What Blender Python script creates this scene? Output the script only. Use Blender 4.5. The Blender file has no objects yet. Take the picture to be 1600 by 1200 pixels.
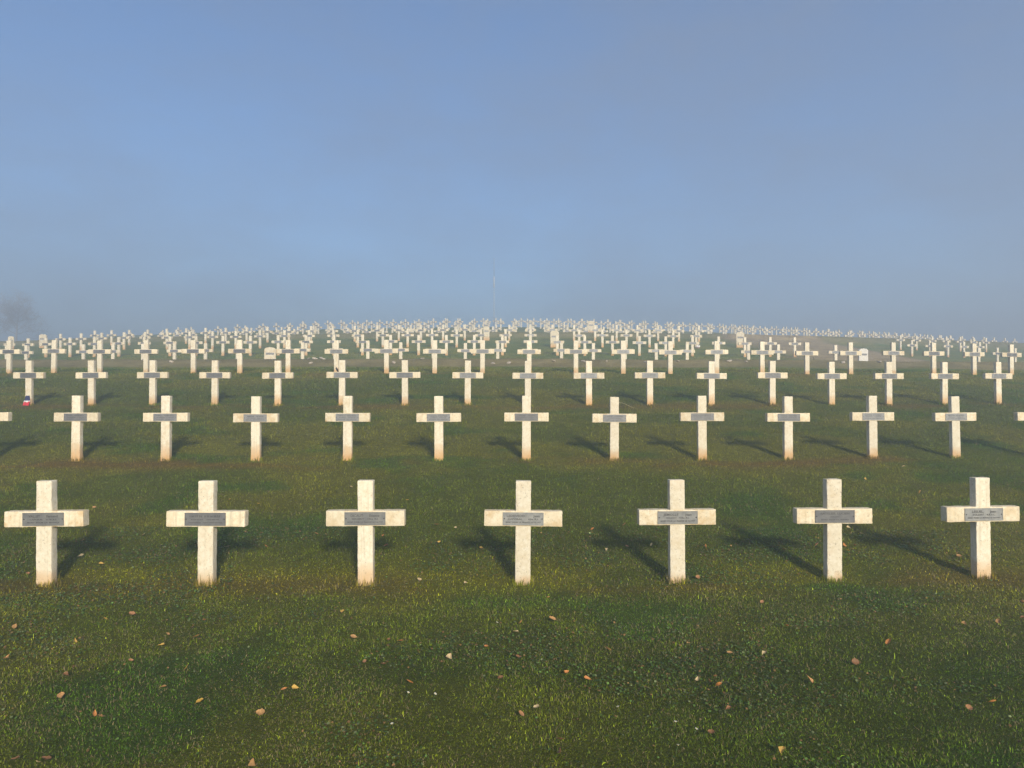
import bpy, math, random
import numpy as np

random.seed(7)
RNG = np.random.default_rng(11)
SC = bpy.context.scene
COL = SC.collection
EYE = 1.77

# ------------------------------------------------------------------ terrain
PROFILE = [(-900, -.6), (-60, -.25), (-10, -.05), (0, 0), (6.5, 0), (7.2, .015), (9.5, .31), (12.6, .76), (18.1, 1.63),
           (23.8, 2.6), (26.5, 2.86), (28, 2.95), (28.6, 3.15), (29.2, 3.36), (31, 3.32), (34.8, 3.30), (36.5, 3.52),
           (40, 4.1), (45.4, 4.92), (51, 5.76), (54.5, 6.22), (55.2, 6.5), (56, 6.8), (58, 6.72), (61, 6.58),
           (66.5, 7.3), (72, 8.1), (77.5, 8.85), (83, 9.6), (90, 10.4), (97, 11.0), (103, 11.1), (112, 10.6),
           (150, 5), (230, -6), (900, -8)]
PS = np.array([p[0] for p in PROFILE], float)
PZ = np.array([p[1] for p in PROFILE], float)


def curve(x, s):
    """how far a row of graves bends away from a straight line at x"""
    aL = .002 + .002 * np.clip((s - 20) / 15, 0, 1)
    a = np.where(x > 0, .0045, aL)
    xc = np.clip(np.abs(x), 0, 60)
    return .03 * x + a * xc * xc + a * 120 * np.maximum(np.abs(x) - 60, 0)


def profile(s):
    s = np.asarray(s, float)
    w = .35
    return (np.interp(s - w, PS, PZ) + 2 * np.interp(s, PS, PZ) + np.interp(s + w, PS, PZ)) / 4


def hash2(i, j, seed):
    h = (i * 374761393 + j * 668265263 + seed * 1442695041) & 0xFFFFFFFF
    h = ((h ^ (h >> 13)) * 1274126177) & 0xFFFFFFFF
    return ((h ^ (h >> 16)) & 0xFFFF) / 65535.0


def vnoise(x, y, seed=0):
    xi = np.floor(x).astype(np.int64); yi = np.floor(y).astype(np.int64)
    fx = x - xi; fy = y - yi
    fx = fx * fx * (3 - 2 * fx); fy = fy * fy * (3 - 2 * fy)
    a = hash2(xi, yi, seed); b = hash2(xi + 1, yi, seed); c = hash2(xi, yi + 1, seed); d = hash2(xi + 1, yi + 1, seed)
    return (a + (b - a) * fx) * (1 - fy) + (c + (d - c) * fx) * fy


def fbm(x, y, seed=0, n=4):
    t = 0; amp = .5; s = 0
    for k in range(n):
        t = t + amp * vnoise(x * 2 ** k + 17.3 * k, y * 2 ** k - 9.1 * k, seed + k); s += amp; amp *= .5
    return t / s


def smooth(a, b, t):
    t = np.clip((t - a) / (b - a), 0, 1)
    return t * t * (3 - 2 * t)


def row_s(x, y):
    return y - curve(x, y)


def height(x, y):
    x = np.asarray(x, float); y = np.asarray(y, float)
    s = row_s(x, y)
    z = profile(s)
    z = z - .006 * np.maximum(-x, 0) * smooth(42, 50, s) * (np.abs(x) < 80)
    z = z - .35 * smooth(21, 27, x) * smooth(34, 39, s) * (1 - smooth(52, 57, s))
    z = z - .0007 * np.clip(s - 62, 0, 60) * np.clip(x - 8, 0, 60)
    near = 1 - smooth(60, 140, y)
    z = z + near * .05 * (fbm(x * .35, y * .35, 5, 3) - .5) * smooth(2, 9, y)
    z = z + near * .022 * (fbm(x * 2.2, y * 2.2, 9, 2) - .5)
    z = z + .10 * (fbm(x * 1.1, y * 1.4, 31, 3) - .5) * np.exp(-((s - 29) / .9) ** 2)
    return z


def hz(x, y):
    return float(height(np.array([x]), np.array([y]))[0])


def row_y(x, s0):
    return float(s0 + curve(np.array(x), np.array(s0)))


def row_slope(x, s0):
    return (row_y(x + .05, s0) - row_y(x - .05, s0)) / .1


def dryness(x, y):
    """0 = turf, 1 = dead grass and bare earth (terrace paths, the ramp, the worn strips along rows)"""
    s = row_s(x, y)
    n = fbm(x * .55, y * .8, 3, 4)
    d = smooth(27.6, 28.3, s + .7 * (n - .5)) * (1 - smooth(30.2, 33.0, s + 3 * (n - .5)))
    d = np.maximum(d * .78, .55 * smooth(54.2, 55, s) * (1 - smooth(56, 58, s + 1.5 * (n - .5))))
    ramp = smooth(13.5, 17, x + 3 * (n - .5)) * (1 - smooth(23.5, 25.5, x + 1.2 * (n - .5))) * smooth(27.6, 30, s) * (1 - smooth(57, 62, s))
    d = np.maximum(d, ramp)
    far = .55 * smooth(.52, .62, fbm(x * .16, y * .22, 41, 3)) * smooth(26, 31, s) * (1 - smooth(34, 40, s))
    d = np.maximum(d, far)
    for s0, a, w in ((7.15, .5, .3), (12.35, .85, .34), (17.9, .6, .4), (23.5, .45, .5)):
        m = fbm(x * .62 + s0, y * 1.6, int(s0), 4)
        d = np.maximum(d, a * smooth(.42, .56, m) * np.exp(-((s - s0) / w) ** 2))
    return np.clip(d, 0, 1)


def turf_colour(x, y):
    """albedo of the lawn with foreground shade mixed in, n x 3"""
    s = row_s(x, y)
    x = np.asarray(x, float)
    C = lambda *c: np.array(c, float)[None, :]
    n1 = fbm(x * .38, y * .55, 1, 4)[:, None]
    n2 = fbm(x * 1.7 + 4, y * 2.1, 2, 4)[:, None]
    n3 = fbm(x * .9 - 7, y * 1.2 + 3, 8, 4)[:, None]
    g = C(.066, .082, .020) * (1 - n2) + C(.092, .100, .026) * n2
    g = g + (C(.122, .112, .032) - g) * smooth(.42, .62, n1) * .95
    g = g + (C(.044, .084, .017) - g) * smooth(.54, .72, n3) * .8
    moss = np.exp(-((s - 7.35) / .5) ** 2)[:, None] * smooth(.36, .55, fbm(x * .8, y * 1.7, 12, 4))[:, None]
    g = g + (C(.145, .132, .014) - g) * moss * .95
    dry = dryness(x, y)[:, None]
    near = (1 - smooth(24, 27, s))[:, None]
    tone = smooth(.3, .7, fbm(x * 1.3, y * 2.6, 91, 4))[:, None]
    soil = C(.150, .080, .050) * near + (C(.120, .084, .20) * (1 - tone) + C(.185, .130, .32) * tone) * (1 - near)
    soil = soil * (1 + .45 * (smooth(14, 18, x) * (1 - smooth(23, 25, x)) * smooth(29, 31, s))[:, None])
    g = g + (soil - g) * dry
    fore_shade = (1 - smooth(4.2, 6.4, y + 1.6 * (n2[:, 0] - .5)))[:, None] * near  # weaker light on the foreground, painted into the turf as a darker green
    g = g * (1 - fore_shade * np.array([[.34, .22, .30]]))
    return g * np.array([[1.60, 1.74, .34]])


# ------------------------------------------------------------------ helpers
def tag(o, label=None, cat=None, group=None, kind=None):
    if label: o['label'] = label
    if cat: o['category'] = cat
    if group: o['group'] = group
    if kind: o['kind'] = kind
    return o


def empty(name, loc, rot=(0, 0, 0)):
    o = bpy.data.objects.new(name, None); COL.objects.link(o)
    o.location = loc; o.rotation_euler = rot; o.empty_display_size = .1
    return o


class MB:
    """collects vertices and faces and makes ONE mesh of them"""
    def __init__(self): self.v = []; self.f = []; self.m = []

    def add(self, vs, fs, mi=0):
        b = len(self.v); self.v += [tuple(v) for v in vs]
        for f in fs: self.f.append([b + i for i in f]); self.m.append(mi)

    def box(self, x0, x1, y0, y1, z0, z1, mi=0):
        vs = [(x, y, z) for z in (z0, z1) for y in (y0, y1) for x in (x0, x1)]
        self.add(vs, [(0, 2, 3, 1), (4, 5, 7, 6), (0, 1, 5, 4), (2, 6, 7, 3), (0, 4, 6, 2), (1, 3, 7, 5)], mi)

    def tube(self, pts, rad, n=6, mi=0, cap=True):
        rings = []
        pts = [np.array(p, float) for p in pts]
        for i, p in enumerate(pts):
            d = pts[min(i + 1, len(pts) - 1)] - pts[max(i - 1, 0)]
            d = d / (np.linalg.norm(d) + 1e-9)
            up = np.array((0, 0, 1.)) if abs(d[2]) < .9 else np.array((1., 0, 0))
            a = np.cross(d, up); a /= np.linalg.norm(a); b = np.cross(d, a)
            r = rad[i] if isinstance(rad, (list, tuple)) else rad
            rings.append([p + r * (math.cos(t) * a + math.sin(t) * b) for t in [2 * math.pi * k / n for k in range(n)]])
        vs = [q for r in rings for q in r]; fs = []
        for i in range(len(pts) - 1):
            for k in range(n):
                fs.append((i * n + k, i * n + (k + 1) % n, (i + 1) * n + (k + 1) % n, (i + 1) * n + k))
        if cap:
            fs.append(tuple(range(n))[::-1]); fs.append(tuple((len(pts) - 1) * n + k for k in range(n)))
        self.add(vs, fs, mi)

    def mesh(self, name, mats, smooth_=False):
        me = bpy.data.meshes.new(name)
        me.from_pydata([tuple(map(float, v)) for v in self.v], [], self.f); 
        for m in (mats if isinstance(mats, (list, tuple)) else [mats]): me.materials.append(m)
        me.polygons.foreach_set('material_index', self.m)
        if smooth_: me.polygons.foreach_set('use_smooth', [True] * len(self.f))
        me.update()
        return me


def link(name, me, parent=None, loc=None):
    o = bpy.data.objects.new(name, me); COL.objects.link(o)
    if parent is not None: o.parent = parent
    if loc is not None: o.location = loc
    return o


def bevelled_box(x0, x1, y0, y1, z0, z1, r, cuts=0, rough=0., seed=0, skew=0.):
    """a stone block with worn, slightly uneven arrises"""
    import bmesh
    bm = bmesh.new()
    bmesh.ops.create_cube(bm, size=1)
    for v in bm.verts:
        v.co.x = (x0 + x1) / 2 + v.co.x * (x1 - x0); v.co.y = (y0 + y1) / 2 + v.co.y * (y1 - y0); v.co.z = (z0 + z1) / 2 + v.co.z * (z1 - z0)
    if cuts:
        L = {0: x1 - x0, 1: y1 - y0, 2: z1 - z0}
        for ax in (0, 1, 2):
            n = max(0, min(cuts, int(L[ax] / .045)))
            lo = (x0, y0, z0)[ax]
            for k in range(1, n + 1):
                co = [0, 0, 0]; co[ax] = lo + L[ax] * k / (n + 1); no = [0, 0, 0]; no[ax] = 1
                bmesh.ops.bisect_plane(bm, geom=bm.verts[:] + bm.edges[:] + bm.faces[:], plane_co=co, plane_no=no)
    sharp = [e for e in bm.edges if len(e.link_faces) == 2 and e.calc_face_angle(0) > .5]
    bmesh.ops.bevel(bm, geom=sharp, offset=r, segments=2, profile=.6, affect='EDGES')
    if rough:
        rr = random.Random(seed)
        for v in bm.verts:
            v.co.x += rr.gauss(0, rough); v.co.y += rr.gauss(0, rough * .5); v.co.z += rr.gauss(0, rough)
    return bm


def bm_mesh(name, bm, mats, smooth_=True):
    me = bpy.data.meshes.new(name); bm.to_mesh(me); bm.free()
    for m in (mats if isinstance(mats, (list, tuple)) else [mats]): me.materials.append(m)
    if smooth_:
        me.polygons.foreach_set('use_smooth', [True] * len(me.polygons))
        me.set_sharp_from_angle(angle=math.radians(38))
    return me


# ------------------------------------------------------------------ materials
def mat(name):
    m = bpy.data.materials.new(name); m.use_nodes = True
    nt = m.node_tree
    return m, nt, nt.nodes['Principled BSDF']


def N(nt, typ, **kw):
    n = nt.nodes.new(typ)
    for k, v in kw.items():
        if k in n.inputs: n.inputs[k].default_value = v
        else: setattr(n, k, v)
    return n


def ramp(nt, fac, stops):
    n = nt.nodes.new('ShaderNodeValToRGB')
    el = n.color_ramp.elements
    el[0].position, el[0].color = stops[0][0], stops[0][1]
    el[1].position, el[1].color = stops[-1][0], stops[-1][1]
    for p, c in stops[1:-1]:
        e = el.new(p); e.color = c
    nt.links.new(fac, n.inputs['Fac'])
    return n.outputs['Color']


def g1(v): return (v, v, v, 1)


def mix(nt, fac, a, b, mode='MIX'):
    n = nt.nodes.new('ShaderNodeMix'); n.data_type = 'RGBA'; n.blend_type = mode
    for s, val in ((n.inputs[0], fac), (n.inputs[6], a), (n.inputs[7], b)):
        if hasattr(val, 'is_output'): nt.links.new(val, s)
        else: s.default_value = val
    return n.outputs[2]


def math_(nt, op, a, b=None, clamp=False):
    n = nt.nodes.new('ShaderNodeMath'); n.operation = op; n.use_clamp = clamp
    for s, val in ((n.inputs[0], a), (n.inputs[1], b)):
        if val is None: continue
        if hasattr(val, 'is_output'): nt.links.new(val, s)
        else: s.default_value = val
    return n.outputs[0]


def stone_material(name, base, light, ochre_amt, splash):
    m, nt, bs = mat(name)
    tc = N(nt, 'ShaderNodeTexCoord'); oi = N(nt, 'ShaderNodeObjectInfo')
    off = N(nt, 'ShaderNodeVectorMath', operation='MULTIPLY_ADD')
    sh = N(nt, 'ShaderNodeCombineXYZ')
    r = math_(nt, 'MULTIPLY', oi.outputs['Random'], 61.0)
    for k in range(3): nt.links.new(r, sh.inputs[k])
    add = N(nt, 'ShaderNodeVectorMath', operation='ADD')
    nt.links.new(tc.outputs['Object'], add.inputs[0]); nt.links.new(sh.outputs[0], add.inputs[1])
    P = add.outputs[0]

    def noise(scale, detail=5, rough=.6):
        n = N(nt, 'ShaderNodeTexNoise', Scale=scale, Detail=detail, Roughness=rough); nt.links.new(P, n.inputs['Vector']); return n.outputs['Fac']
    big, fine, grain = noise(4.5), noise(28), noise(170, 3)
    c = mix(nt, big, base, light)
    c = mix(nt, ramp(nt, fine, [(.38, g1(0)), (.72, g1(.75))]), c, (base[0] * .82, base[1] * .78, base[2] * .68, 1))
    # ochre lichen and rust blotches
    och = ramp(nt, noise(9, 6, .65), [(.47, g1(0)), (.64, g1(1))])
    och = math_(nt, 'MULTIPLY', och, math_(nt, 'MULTIPLY', math_(nt, 'ADD', math_(nt, 'FRACT', math_(nt, 'MULTIPLY', oi.outputs['Random'], 7.31)), .45), ochre_amt))
    c = mix(nt, och, c, (.56, .40, .20, 1))
    if splash:   # orange clay splashed up from the soil
        sep = N(nt, 'ShaderNodeSeparateXYZ'); nt.links.new(tc.outputs['Object'], sep.inputs[0])
        hgt = math_(nt, 'ADD', sep.outputs['Z'], math_(nt, 'MULTIPLY', math_(nt, 'SUBTRACT', noise(14, 6, .7), .5), .28))
        lim = math_(nt, 'ADD', math_(nt, 'MULTIPLY', oi.outputs['Random'], .13), .19)
        st = math_(nt, 'SUBTRACT', 1.0, math_(nt, 'DIVIDE', hgt, lim), clamp=True)
        c = mix(nt, math_(nt, 'MULTIPLY', math_(nt, 'POWER', st, .6), .95), c, (.56, .31, .10, 1))
    # faint rain streaks running down
    mp = N(nt, 'ShaderNodeMapping'); mp.inputs['Scale'].default_value = (34, 34, 1.3); nt.links.new(P, mp.inputs['Vector'])
    sn = N(nt, 'ShaderNodeTexNoise', Scale=1.0, Detail=3.0, Roughness=.6); nt.links.new(mp.outputs[0], sn.inputs['Vector'])
    stq = math_(nt, 'MULTIPLY', ramp(nt, sn.outputs['Fac'], [(.52, g1(0)), (.70, g1(1))]), math_(nt, 'MULTIPLY', oi.outputs['Random'], .55))
    c = mix(nt, stq, c, (.40, .36, .25, 1))
    # small dark pits
    pit = ramp(nt, noise(75, 2, .5), [(.29, g1(1)), (.36, g1(0))])
    c = mix(nt, math_(nt, 'MULTIPLY', pit, .58), c, (.20, .16, .11, 1))
    tone = math_(nt, 'ADD', math_(nt, 'MULTIPLY', oi.outputs['Random'], .17), .82)
    hsv = N(nt, 'ShaderNodeHueSaturation'); nt.links.new(tone, hsv.inputs['Value']); nt.links.new(c, hsv.inputs['Color'])
    nt.links.new(hsv.outputs[0], bs.inputs['Base Color'])
    bs.inputs['Roughness'].default_value = .92
    bs.inputs['Specular IOR Level'].default_value = .25
    bmp = N(nt, 'ShaderNodeBump', Strength=.5, Distance=.004)
    nt.links.new(math_(nt, 'SUBTRACT', math_(nt, 'ADD', grain, fine), math_(nt, 'MULTIPLY', pit, .8)), bmp.inputs['Height'])
    nt.links.new(bmp.outputs[0], bs.inputs['Normal'])
    return m


def simple(name, colour, rough=.7, metal=0., var=.25, scale=30.):
    m, nt, bs = mat(name)
    tc = N(nt, 'ShaderNodeTexCoord')
    n = N(nt, 'ShaderNodeTexNoise', Scale=scale, Detail=5.0, Roughness=.65); nt.links.new(tc.outputs['Object'], n.inputs['Vector'])
    c0 = tuple(v * (1 - var) for v in colour) + (1,); c1 = tuple(min(1, v * (1 + var)) for v in colour) + (1,)
    nt.links.new(ramp(nt, n.outputs['Fac'], [(.3, c0), (.7, c1)]), bs.inputs['Base Color'])
    bs.inputs['Roughness'].default_value = rough; bs.inputs['Metallic'].default_value = metal
    return m


POST_STONE = stone_material('pale_concrete', (.74, .665, .51, 1), (.82, .755, .61, 1), .32, True)
ARM_STONE = stone_material('ochre_tinged_concrete', (.72, .62, .44, 1), (.81, .73, .56, 1), .62, False)
STELE_STONE = stone_material('headstone_concrete', (.68, .61, .46, 1), (.77, .70, .55, 1), .45, True)
CLEAN_STONE = stone_material('clean_white_stone', (.76, .74, .68, 1), (.82, .80, .74, 1), .05, False)


def plaque_material(name, k, tint):
    m, nt, bs = mat(name)
    tc = N(nt, 'ShaderNodeTexCoord'); oi = N(nt, 'ShaderNodeObjectInfo')
    add = N(nt, 'ShaderNodeVectorMath', operation='ADD')
    nt.links.new(tc.outputs['Object'], add.inputs[0]); nt.links.new(oi.outputs['Random'], add.inputs[1])
    n = N(nt, 'ShaderNodeTexNoise', Scale=22.0, Detail=6.0, Roughness=.7); nt.links.new(add.outputs[0], n.inputs['Vector'])
    c = ramp(nt, n.outputs['Fac'], [(.3, (.150 * k, .155 * k, .160 * k * tint, 1)), (.55, (.215 * k, .215 * k, .208 * k * tint, 1)), (.75, (.265 * k, .255 * k, .235 * k * tint, 1))])
    hsv = N(nt, 'ShaderNodeHueSaturation'); nt.links.new(math_(nt, 'ADD', math_(nt, 'MULTIPLY', oi.outputs['Random'], .55), .72), hsv.inputs['Value'])
    nt.links.new(c, hsv.inputs['Color']); nt.links.new(hsv.outputs[0], bs.inputs['Base Color'])
    bs.inputs['Metallic'].default_value = .35; bs.inputs['Roughness'].default_value = .55
    return m


ZINC = plaque_material('dull_zinc', .92, 1.0)
ZINC_PALE = plaque_material('pale_zinc', 1.02, .96)
ZINC_DARK = plaque_material('dark_zinc', .74, 1.0)
LETTER = simple('weathered_lettering', (.075, .075, .07), .7, .2, .3, 60)
SCREW = simple('dark_screw', (.03, .028, .025), .5, .6)


# ------------------------------------------------------------------ ground
def axis(breaks):
    out = [breaks[0][0]]
    for (a, st), (b, _) in zip(breaks, breaks[1:]):
        n = max(1, int(round((b - a) / st)))
        out += [a + (b - a) * k / n for k in range(1, n + 1)]
    return np.array(out)


def lawn_shader(name, attr_name, fine):
    m, nt, bs = mat(name)
    at = N(nt, 'ShaderNodeAttribute', attribute_name=attr_name)
    c = at.outputs['Color']
    if fine:
        geo = N(nt, 'ShaderNodeNewGeometry')
        n1 = N(nt, 'ShaderNodeTexNoise', Scale=9.0, Detail=8.0, Roughness=.75); nt.links.new(geo.outputs['Position'], n1.inputs['Vector'])
        n2 = N(nt, 'ShaderNodeTexNoise', Scale=45.0, Detail=4.0, Roughness=.7); nt.links.new(geo.outputs['Position'], n2.inputs['Vector'])
        k = math_(nt, 'MULTIPLY', math_(nt, 'ADD', n1.outputs['Fac'], .15), math_(nt, 'ADD', n2.outputs['Fac'], .25))
        c = mix(nt, 1.0, c, ramp(nt, k, [(.15, g1(.35)), (.8, g1(1.5))]), 'MULTIPLY')
        b = N(nt, 'ShaderNodeBump', Strength=1.0, Distance=.05)
        nt.links.new(k, b.inputs['Height']); nt.links.new(b.outputs[0], bs.inputs['Normal'])
        bs.inputs['Roughness'].default_value = .95; bs.inputs['Specular IOR Level'].default_value = .1
    else:
        bs.inputs['Roughness'].default_value = .6; bs.inputs['Specular IOR Level'].default_value = .12
    nt.links.new(c, bs.inputs['Base Color'])
    return m


def set_colour(me, name, rgb):
    a = me.attributes.new(name, 'FLOAT_COLOR', 'POINT')
    a.data.foreach_set('color', np.hstack([rgb, np.ones((len(rgb), 1))]).astype(np.float32).ravel())


def grid_mesh(name, X, Y, material):
    gx, gy = np.meshgrid(X, Y); px = gx.ravel(); py = gy.ravel()
    pz = height(px, py)
    nx, ny = len(X), len(Y)
    i = (np.arange(ny - 1)[:, None] * nx + np.arange(nx - 1)[None, :]).ravel()
    f = np.stack([i, i + 1, i + nx + 1, i + nx], 1)
    me = mesh_np(name, np.stack([px, py, pz], 1), f, material)
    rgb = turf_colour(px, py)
    s = row_s(px, py)
    # under the blades the soil and thatch are browner than the turf seen whole
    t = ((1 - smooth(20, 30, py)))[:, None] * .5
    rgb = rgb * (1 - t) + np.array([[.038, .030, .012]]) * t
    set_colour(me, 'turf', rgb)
    return me


def mesh_np(name, verts, faces, material, smooth_=True):
    me = bpy.data.meshes.new(name)
    nv, nf, k = len(verts), len(faces), faces.shape[1]
    me.vertices.add(nv); me.vertices.foreach_set('co', verts.astype(np.float32).ravel())
    me.loops.add(nf * k); me.loops.foreach_set('vertex_index', faces.astype(np.int32).ravel())
    me.polygons.add(nf); me.polygons.foreach_set('loop_start', np.arange(0, nf * k, k, dtype=np.int32))
    me.update(calc_edges=True)
    if smooth_: me.polygons.foreach_set('use_smooth', np.ones(nf, bool))
    me.materials.append(material)
    return me


GX = axis([(-430, 25), (-120, 5), (-50, .5), (-20, .22), (20, .22), (30, .5), (60, 5), (120, 25), (430, 25)])
GY = axis([(-80, 10), (-10, 1), (2, .16), (36, .25), (62, .5), (110, 4), (180, 20), (480, 20)])
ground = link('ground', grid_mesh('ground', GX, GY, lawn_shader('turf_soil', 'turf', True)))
tag(ground, kind='structure')

# ------------------------------------------------------------------ grass: real blades, wider and fewer with distance
CROSS_FEET = []      # (x, y, halfwidth) filled in below before the blades are grown


def grow_grass():
    P = []; Wd = []; Ln = []; Kind = []
    bands = [(2.6, 4.5, 15000, .0031, .0175), (4.5, 6.6, 9500, .0037, .019), (6.6, 9.5, 5000, .0050, .022), (9.5, 14, 2400, .0068, .027),
             (14, 20, 800, .0085, .042), (20, 27.5, 420, .0120, .046), (33, 42, 110, .022, .06)]
    for y0, y1, dens, w, ln in bands:
        hw = .74 * y1 + 2.6
        n = int((y1 - y0) * 2 * hw * dens)
        x = RNG.uniform(-hw, hw, n); y = RNG.uniform(y0, y1, n)
        ok = np.abs(x) < .74 * y + 2.6
        x, y = x[ok], y[ok]
        # tufts: denser and thinner places
        keep = RNG.uniform(0, 1, len(x)) < (.42 + .9 * fbm(x * 5.5, y * 5.5, 21, 3)) * (1 - .72 * dryness(x, y))
        x, y = x[keep], y[keep]
        P.append(np.stack([x, y], 1)); Wd.append(np.full(len(x), w)); Ln.append(np.full(len(x), ln)); Kind.append(np.full(len(x), 0))
    # longer grass the mower leaves round the foot of each cross
    for fx, fy, hw, amt in CROSS_FEET:
        n = int(200 * amt)
        a = RNG.uniform(0, 1, n); side = RNG.integers(0, 3, n)
        x = np.where(side == 0, fx + RNG.uniform(-hw - .02, hw + .02, n), np.where(side == 1, fx - hw - RNG.exponential(.012, n), fx + hw + RNG.exponential(.012, n)))
        y = np.where(side == 0, fy - .055 - RNG.exponential(.012, n), fy + RNG.uniform(-.07, .07, n))
        P.append(np.stack([x, y], 1)); Wd.append(np.full(n, .0022 + .0004 * fy)); Ln.append(np.full(n, .055)); Kind.append(np.full(n, 1))
    P = np.concatenate(P); Wd = np.concatenate(Wd); Ln = np.concatenate(Ln); Kind = np.concatenate(Kind)
    n = len(P); x, y = P[:, 0], P[:, 1]
    z = height(x, y) - .004
    clump = fbm(x * 3.1, y * 3.1, 51, 3)
    L = Ln * np.exp(RNG.normal(0, .32, n)) * (.62 + .8 * clump)
    W = Wd * np.exp(RNG.normal(0, .25, n))
    swirl = fbm(x * 1.9, y * 1.9, 61, 3) * 4 * math.pi
    ang = swirl + RNG.normal(0, 1.5, n)
    tilt = np.clip(RNG.normal(.95, .35, n), .1, 1.5)
    tilt = np.where(Kind == 1, np.clip(RNG.normal(.25, .22, n), 0, .9), tilt)
    dx, dy = np.cos(ang), np.sin(ang)
    sx, sy = -dy, dx
    roll = RNG.uniform(-.9, .9, n)
    ca, sa = np.cos(roll), np.sin(roll)
    wx, wy, wz = sx * ca, sy * ca, sa
    base = np.stack([x, y, z], 1)
    side = np.stack([wx, wy, wz * .6], 1) * (W / 2)[:, None]
    t1 = tilt * .55; t2 = np.minimum(tilt * 1.35, 1.62)
    d1 = np.stack([dx * np.sin(t1), dy * np.sin(t1), np.cos(t1)], 1); d2 = np.stack([dx * np.sin(t2), dy * np.sin(t2), np.cos(t2)], 1)
    mid = base + d1 * (L * .5)[:, None]; tip = mid + d2 * (L * .55)[:, None]
    V = np.stack([base - side, base + side, mid + side * .85, mid - side * .85, tip], 1).reshape(-1, 3)
    b = np.arange(n) * 5
    F = np.concatenate([np.stack([b, b + 1, b + 2], 1), np.stack([b, b + 2, b + 3], 1), np.stack([b + 3, b + 2, b + 4], 1)])
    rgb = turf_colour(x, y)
    r = RNG.uniform(0, 1, n)[:, None]
    straw = np.array([[.23, .185, .085]]); dark = np.array([[.032, .052, .008]]); fresh = np.array([[.085, .165, .016]])
    v = np.exp(RNG.normal(0, 1, n) * (.52 - .30 * smooth(6, 12, y)))[:, None]
    rgb = rgb * v
    dryloc = smooth(.45, .7, fbm(x * .8 + 9, y * 1.1, 71, 4))[:, None]
    rgb = np.where(r < (.13 + .16 * dryloc) * (1 - .75 * smooth(7, 12, y))[:, None], straw * (.55 + .6 * RNG.uniform(0, 1, (n, 1))), rgb)
    rgb = np.where((r > .78) & (r < .90), rgb * .45 + dark * .55, rgb)
    rgb = np.where(r > .93 + .05 * smooth(7, 12, y)[:, None], rgb * .4 + fresh * .6, rgb)
    rgbv = np.repeat(rgb, 5, 0)
    # clover and small flat weeds in patches: round leaflets lying among the blades
    n = 150000
    cx = RNG.uniform(-7.5, 7.5, n); cy = RNG.uniform(2.7, 9.0, n)
    k = (np.abs(cx) < .74 * cy + 1.2) & (RNG.uniform(0, 1, n) < .9 * smooth(.50, .66, fbm(cx * 1.3 + 31, cy * 1.5, 81, 4)) + .05)
    cx, cy = cx[k], cy[k]; n = len(cx); R = RNG.uniform(.004, .0085, n) * (.8 + .06 * cy)
    cz = height(cx, cy) + RNG.uniform(.006, .024, n)
    nrm = np.stack([RNG.normal(0, .35, n), RNG.normal(-.1, .35, n), np.ones(n)], 1); nrm /= np.linalg.norm(nrm, axis=1)[:, None]
    ua = np.cross(nrm, np.array([[.3, 1, .1]])); ua /= np.linalg.norm(ua, axis=1)[:, None]; ub = np.cross(nrm, ua)
    c0 = np.stack([cx, cy, cz], 1)
    CV = np.stack([c0 + (ua * math.cos(t) + ub * math.sin(t)) * R[:, None] for t in [math.pi * q / 3 for q in range(6)]], 1).reshape(-1, 3)
    cb = len(V) + np.arange(n) * 6
    CF = np.concatenate([np.stack([cb, cb + q, cb + q + 1], 1) for q in range(1, 5)])
    kind = RNG.uniform(0, 1, n)[:, None]
    crgb = np.where(kind < .62, np.array([[.060, .105, .022]]), np.where(kind < .85, np.array([[.105, .125, .052]]), np.array([[.16, .095, .035]]))) * np.exp(RNG.normal(0, .35, n))[:, None]
    me = mesh_np('grass', np.concatenate([V, CV]), np.concatenate([F, CF]), BLADE, False)
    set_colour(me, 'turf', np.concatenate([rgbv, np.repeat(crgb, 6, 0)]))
    return link('grass', me)


def blade_material():
    m, nt, bs = mat('grass_blade')
    at = N(nt, 'ShaderNodeAttribute', attribute_name='turf')
    nt.links.new(at.outputs['Color'], bs.inputs['Base Color'])
    bs.inputs['Roughness'].default_value = .6; bs.inputs['Specular IOR Level'].default_value = .14
    tr = N(nt, 'ShaderNodeBsdfTranslucent'); nt.links.new(at.outputs['Color'], tr.inputs['Color'])
    mx = N(nt, 'ShaderNodeMixShader', Fac=.16)
    nt.links.new(bs.outputs[0], mx.inputs[1]); nt.links.new(tr.outputs[0], mx.inputs[2])
    nt.links.new(mx.outputs[0], nt.nodes['Material Output'].inputs['Surface'])
    return m


BLADE = blade_material()

# ------------------------------------------------------------------ crosses
PW, PT, PH = .144, .095, 1.08            # post width, thickness, height above the turf
AW, AH, AZ = .738, .145, .726            # arm length, arm height, height of the arm's centre
LW, LH = .382, .118                      # plaque

ONES = ['', 'first', 'second', 'third', 'fourth', 'fifth', 'sixth', 'seventh', 'eighth', 'ninth', 'tenth', 'eleventh', 'twelfth', 'thirteenth',
        'fourteenth', 'fifteenth', 'sixteenth', 'seventeenth', 'eighteenth', 'nineteenth']
TENS = {2: ('twenty', 'twentieth'), 3: ('thirty', 'thirtieth'), 4: ('forty', 'fortieth'), 5: ('fifty', 'fiftieth'), 6: ('sixty', 'sixtieth'), 7: ('seventy', 'seventieth')}


def ordinal(n):
    if n < 20: return ONES[n]
    t, u = divmod(n, 10)
    return TENS[t][1] if u == 0 else TENS[t][0] + '-' + ONES[u]


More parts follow.
